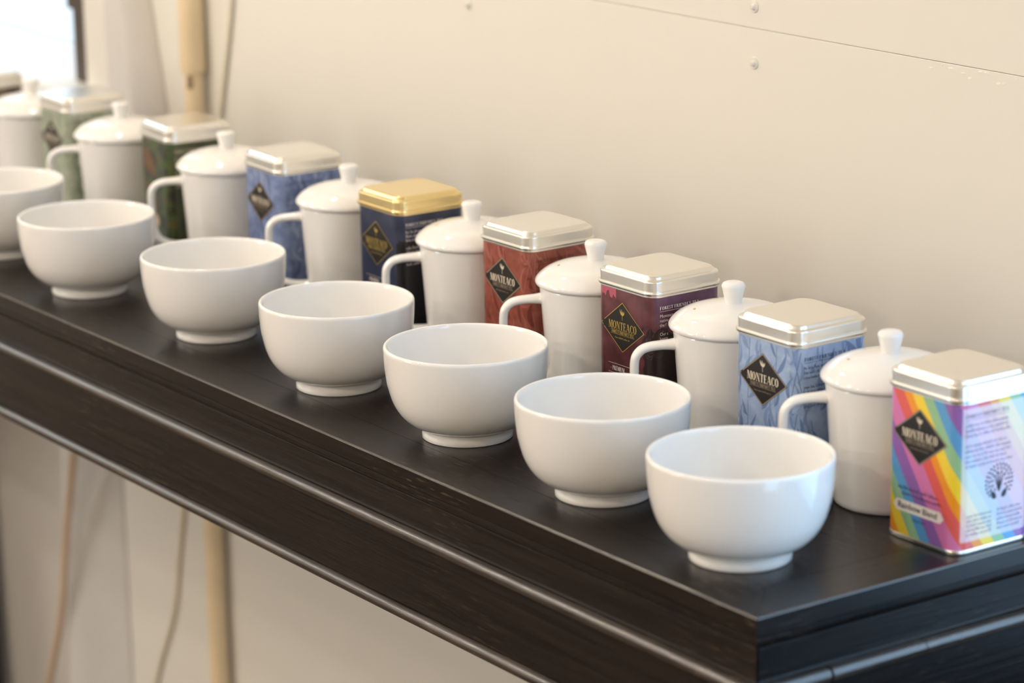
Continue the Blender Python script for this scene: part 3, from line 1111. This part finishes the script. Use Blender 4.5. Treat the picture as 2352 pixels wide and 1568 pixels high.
T_POS = [(-0.0380, 0.1860, -0.0003), (-0.1908, 0.1949, 0.0120), (-0.3482, 0.2045, 0.0185), (-0.5086, 0.2188, 0.0135), (-0.6668, 0.2133, -0.0064),
         (-0.8534, 0.2216, -0.0387), (-1.0297, 0.2195, -0.0766), (-1.2129, 0.2141, -0.0324), (-1.3839, 0.1949, 0.0)]
T_LABEL = ['tin with rainbow diagonal stripes and a black diamond label', 'light blue leaf-patterned tea tin with silver lid and black diamond label',
           'maroon tea tin with gold-edged diamond emblem and silver lid', 'terracotta leaf-patterned tea tin with silver lid and black diamond label',
           'navy tea tin with gold lid and gold diamond emblem', 'denim blue leaf-patterned tea tin between the navy and dark green tins',
           'dark green tea tin with brown and black picture print', 'sage green leaf-patterned tea tin by the window', 'brown tea tin at the window end of the row']

base_d = loft_rsq([(0.0290, .0085, 0.0008), (0.0300, .0090, 0.0), (0.0308, .0093, 0.0004), (0.0310, .0094, 0.0016), (0.0309, .0093, 0.0028), (TW - .0002, TRC - .0001, 0.0034),
                   (TW - .0002, TRC - .0001, 0.0908), (0.0309, .0093, 0.0912), (0.0310, .0094, 0.0924), (0.0306, .009, 0.0935)], True, True)
lid_d2 = loft_rsq([(0.0306, .0092, 0.0925), (0.0318, .0094, 0.0926), (0.03205, .0095, 0.0934), (0.03205, .0095, 0.0941), (0.0318, .0094, 0.0949), (0.0311, .0093, 0.0951), (0.0310, .0093, 0.0956),
                   (0.0310, .0093, 0.1010), (0.0308, .0092, 0.1017), (0.0303, .0090, 0.1022), (0.0297, .0088, 0.1023), (0.0289, .0084, 0.1023), (0.0285, .0083, 0.1027), (0.0279, .0081, 0.1041), (0.0275, .0080, 0.1047),
                   (0.0269, .0078, 0.1050), (0.0262, .0075, 0.1051)], True, True)
shared = {}


def shared_part(nm, data, mat, par, ang=40):
    if (nm, mat) in shared:
        ob = bpy.data.objects.new(nm, shared[(nm, mat)])
        COL.objects.link(ob)
        ob.parent = par
        return weighted(ob)
    ob = mesh_obj(nm, data[0], data[1], mat, par, angle=ang)
    shared[(nm, mat)] = ob.data
    return weighted(ob)


def wrap_mesh(mat, par):
    verts, faces, uvs = [], [], []
    us = []
    for k in range(4):
        c = k * UR
        us += [c - FL, c - FL * .5, c, c + FL * .5, c + FL] + [c + FL + AL * j / 6 for j in range(1, 6)]
    us.append(4 * UR - FL)
    for u in us:
        for z in (PZ0, PZ1):
            verts.append(wrap(u, z, 0.0))
            uvs.append((u if u < 2.4 * UR else u - 4 * UR, z))
    uvs[-2], uvs[-1] = (-FL, PZ0), (-FL, PZ1)
    for k in range(len(us) - 1):
        faces.append((2 * k, 2 * k + 2, 2 * k + 3, 2 * k + 1))
    return weighted(mesh_obj('printed_wrap', verts, faces, mat, par, angle=60, uvs=uvs))


for i, (x, y, a) in enumerate(T_POS):
    t = thing('tea_tin', T_LABEL[i], 'tin', (x, y, TZ), a, 'square tea tins in the back row')
    rnd = random.Random(40 + i)
    lidmat = 'tin_gold' if i == 4 else 'tin_silver'
    shared_part('body', base_d, lidmat, t)
    shared_part('lid', lid_d2, lidmat, t, 50)
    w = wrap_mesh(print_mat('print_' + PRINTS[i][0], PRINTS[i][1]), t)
    gold = i in (2, 4)
    # leaf pattern
    if i in LEAF:
        polys, fm = [], []
        nm = len(LEAF[i])
        for s in range(10):
            u = -FL - 0.006 + s * (UR + 2 * FL + 0.012) / 9 + rnd.uniform(-.002, .002)
            for tier in range(2):
                zb = 0.006 + tier * 0.044 + rnd.uniform(-.004, .004)
                an = math.radians(90 + rnd.uniform(-14, 14))
                pu, pz = u, zb
                for k in range(4):
                    sd = 1 if k % 2 else -1
                    ln = rnd.uniform(0.014, 0.023)
                    lf = leaf_poly(pu, pz, an + sd * math.radians(rnd.uniform(34, 62)), ln, ln * rnd.uniform(.14, .20), -sd * rnd.uniform(.1, 1.1))
                    polys.append([(q[0], min(max(q[1], PZ0 + .0005), PZ1 - .0006)) for q in lf])
                    fm.append(rnd.randrange(nm))
                    nu, nz_ = pu + 0.0105 * math.cos(an), pz + 0.0105 * math.sin(an)
                    nz_ = min(nz_, PZ1 - .001)
                    polys.append([(pu - .0003, pz), (pu + .0003, pz), (nu + .0003, nz_), (nu - .0003, nz_)])
                    fm.append(0)
                    pu, pz = nu, nz_
        # leaves overlapping one another are lifted a hair so that they do not flicker
        verts, faces = [], []
        for k, pl in enumerate(polys):
            faces.append(tuple(range(len(verts), len(verts) + len(pl))))
            verts += [wrap(u_, z_, 0.00003 + 0.0000006 * k) for u_, z_ in pl]
        lp = mesh_obj('leaf_print', verts, faces, None, t, smooth=False, mats=['leaf_%d_%d' % (i, k) for k in range(nm)], fmat=fm)
        lp.parent = t
    if i == 2:
        # pink sky above the tree line on the front face
        MAT['pink_sky'] = plain('pink_sky_print', lin((176, 84, 104)), 0.35, coat=0.2, noise=0.05)
        polys = []
        def skyline(u):
            return 0.0852 + 0.0013 * math.sin(u * 1100 + 0.5) + 0.0006 * math.sin(u * 2700) + 0.0030 * math.exp(-((u + 0.0172) / 0.0022) ** 2)
        n = 40
        for k in range(n):
            u0, u1 = -0.0245 + 0.020 * k / n, -0.0245 + 0.020 * (k + 1) / n
            z0, z1 = min(PZ1, skyline(u0)), min(PZ1, skyline(u1))
            if u1 < -0.0078:
                polys.append([(u0, z0), (u1, z1), (u1, PZ1 - .0001), (u0, PZ1 - .0001)])
        decal('sky_print', polys, 'pink_sky', t, 0.00004)
        MAT['tree_mass'] = plain('tree_mass_print', lin((44, 28, 28)), 0.35, coat=0.2, noise=0.1)
        polys = []
        for k in range(26):
            cx, cz, r = FL + 0.002 + rnd.uniform(0, .016), 0.052 + rnd.uniform(0, .016), rnd.uniform(.002, .0048)
            polys.append([(cx + r * (1 + .25 * rnd.random()) * math.cos(q), cz + r * (1 + .25 * rnd.random()) * math.sin(q)) for q in [2 * PI * j / 9 for j in range(9)]])
        verts, faces = [], []
        for k, pl in enumerate(polys):
            faces.append(tuple(range(len(verts), len(verts) + len(pl))))
            verts += [wrap(u_, z_, 0.00009 + 0.000002 * k) for u_, z_ in pl]
        mesh_obj('tree_print', verts, faces, 'tree_mass', t, smooth=False)
    if i == 6:
        MAT['cup_print'] = plain('cup_print', lin((206, 186, 150)), 0.35, coat=0.2, noise=0.05)
        decal('cup_print', [[(-0.004 + .010 * math.cos(q), 0.020 + .007 * math.sin(q)) for q in [2 * PI * j / 20 for j in range(20)]]], 'cup_print', t, 0.00006)
        MAT['brown_print'] = plain('brown_print', lin((98, 66, 26)), 0.35, coat=0.2, noise=0.3, nscale=120)
        decal('leaf_print', [leaf_poly(-0.020, 0.082, math.radians(-60), 0.034, 0.018, 0.3), leaf_poly(-0.016, 0.05, math.radians(-30), 0.03, 0.014, -.3)], 'brown_print', t, 0.00005)
    # diamond label with emblem (absent from the picture-printed green tin and hidden on the brown one)
    if i != 6:
        cx, cz, hw, hh = -0.0010, 0.0657, 0.0232, 0.0172
        d = decal('diamond_label', diamond(cx, cz, hw, hh), 'black_label', t, 0.00016)
        ink = 'ink_gold' if gold else 'ink_cream'
        decal('label_border', diamond_border(cx, cz, hw if gold else hw * .985, hh if gold else hh * .985, 0.00042 if gold else 0.00075), 'ink_gold' if gold else 'edge_cream', d, 0.00022)
        decal('emblem', sprout(cx - .0002, 0.0704, 0.0076), ink, d, 0.00024)
        decal('lettering', serif_text('MONTEACO', cx - 0.0149, 0.0637, 0.0054, 0.0302, sw=0.16 if gold else 0.2), ink, d, 0.00024)
        ps = [G_rect(cx - .0125, 0.0629, cx + .0127, 0.0631), G_rect(cx - .0125, 0.0602, cx + .0127, 0.0604)]
        ps += serif_text('FOREST FRIENDLY TEA', cx - 0.0117, 0.0608, 0.0018, 0.0236, sw=0.2)
        ps += micro_text(cx - 0.0080, cx + 0.0082, 0.0574, 0.0013, rnd)
        decal('small_lettering', ps, ink if gold else 'edge_cream', d, 0.00024)
    # text on the right-hand face
    uL = UR - 0.0240
    tm = {0: 'ink_violet', 1: 'ink_navy', 2: 'ink_white', 3: 'ink_brown', 4: 'ink_white', 5: 'ink_navy', 6: 'ink_cream', 7: 'ink_dark', 8: 'ink_cream'}[i]
    wid = 0.0335
    ps = serif_text('FOREST FRIENDLY TEA', uL, 0.0828, 0.0022, wid, sw=0.17)
    ps += G_rule(uL, 0.0815, uL + wid, 0.08172)
    if i == 2:
        for txt, zz in (('Monteaco s', 0.0775), ('native', 0.0744), ('the f', 0.0713), ('Our s', 0.0652), ('keeps', 0.0621)):
            ps += font_polys(txt, uL, zz, 0.0031, 0.92)
        for zz in (0.0775, 0.0744, 0.0713, 0.0652, 0.0621, 0.0590):
            ps += micro_text(uL + (0.0175 if zz < 0.0600 or zz > .07 else 0.012), uL + 0.040, zz, 0.0018, rnd)
    else:
        for zz in (0.0775, 0.0744, 0.0713, 0.0652, 0.0621, 0.0590, 0.0559, 0.0528):
            ps += micro_text(uL, uL + rnd.uniform(.033, .040), zz, 0.0021, rnd)
    decal('small_lettering', ps, tm, w, 0.00018)
    # bottom of the front face
    if i == 0:
        bn = [[(-0.0195, 0.0175), (0.0175, 0.0175), (0.0205, 0.0208), (0.0175, 0.0245), (-0.0195, 0.0245), (-0.0225, 0.0208)]]
        b_ = decal('banner', bn, 'banner', t, 0.00012)
        decal('lettering', font_polys('Rainbow Blend', -0.0185, 0.0194, 0.0054, 1.02, 0.00006), 'ink_dark', b_, 0.00018)
        ps = micro_text(-0.0185, 0.0185, 0.0312, 0.0024, rnd) + micro_text(-0.0150, 0.0185, 0.0278, 0.0024, rnd) + micro_text(-0.0060, 0.0060, 0.0132, 0.0022, rnd)
        decal('small_lettering', ps, 'ink_dark', w, 0.00018)
        # tree emblem and the small columns on the pastel panel
        ps, cu_, cz_ = [], UR + 0.0030, 0.0405
        for k in range(5):
            an = math.radians(50 + 20 * k)
            ps.append([(cu_ - .0005, cz_ - .006), (cu_ + .0005, cz_ - .006), (cu_ + .0062 * math.cos(an) + .0002, cz_ + .0062 * math.sin(an) - .0005), (cu_ + .0062 * math.cos(an) - .0002, cz_ + .0062 * math.sin(an) - .0005)])
        for ring_r, cnt in ((0.0094, 26), (0.0070, 19), (0.0046, 11)):
            for k in range(cnt):
                an = 2 * PI * k / cnt
                if math.sin(an) < -0.55 and abs(math.cos(an)) < 0.62:
                    continue
                ps.append(leaf_poly(cu_ + ring_r * math.cos(an), cz_ + ring_r * math.sin(an), an + 0.5, 0.0026, 0.0011))
        for sd in (-1, 1):
            ps.append(leaf_poly(cu_ + sd * .0020, cz_ - .0098, math.radians(90 - sd * 58), 0.0066, 0.0036, sd * .3))
        decal('tree_emblem', ps, 'ink_dark', w, 0.00018)
        ps = []
        for k in range(5):
            ps += micro_text(UR - .022, UR - .001, 0.0225 - .0028 * k, 0.0019, rnd) + micro_text(UR + .002, UR + .023, 0.0225 - .0028 * k, 0.0019, rnd)
        decal('small_lettering', ps, 'ink_violet', w, 0.00018)
    elif i in (2, 4):
        ps = [G_rect(-0.0165, 0.0392, 0.0170, 0.0394), G_rect(-0.0165, 0.0327, 0.0170, 0.0329)]
        ps += serif_text('- PREMIUM', -0.0140, 0.0346, 0.0030, 0.0150, sw=0.17)
        decal('lettering', ps, 'ink_white', w, 0.00018)


# ------------------------------------------------------------------ lamps (all above the frame)
def pendant(x, y, z, r, watts, col, label, group=None):
    t = thing('pendant_lamp', label, 'lamp', (x, y, z), 0, group)
    mt = emit_mat('lamp_glow', (*col, 1), watts / (PI * 4 * PI * r * r))
    v, f = lathe_data([(0, -r)] + [(r * math.sin(PI * k / 14), -r * math.cos(PI * k / 14)) for k in range(1, 14)] + [(0, r)], 28)
    mesh_obj('globe', v, f, mt, t, angle=180)
    v, f = lathe_data([(0, r * 0.9), (r * 0.55, r * 0.9), (r * 0.5, r * 1.5), (0.004, r * 1.9), (0.004, RH - z - 0.02), (0.04, RH - z - 0.02), (0.04, RH - z), (0, RH - z)], 20)
    mesh_obj('stem', v, f, 'lamp_metal', t)
    return t


WARM = (1.0, 0.86, 0.71)
pendant(-1.10, 0.14, TZ + 0.95, 0.040, 7, WARM, 'small warm globe lamp hanging above the far end of the table')
pendant(0.75, 0.05, TZ + 1.25, 0.035, 4, WARM, 'added warm fill lamp hanging above the near end of the table')  # extra lamp out of view, added to light the near end
for x, y, pw in [(-1.9, -1.1, 21), (-0.9, -1.3, 21), (0.2, -1.5, 18), (1.1, -1.9, 10), (-2.3, -2.0, 19), (-0.4, -2.3, 19)]:
    pendant(x, y, 1.85, 0.035, pw, WARM, 'small warm globe lamp hanging in the room before the table', 'globe lamps over the room')
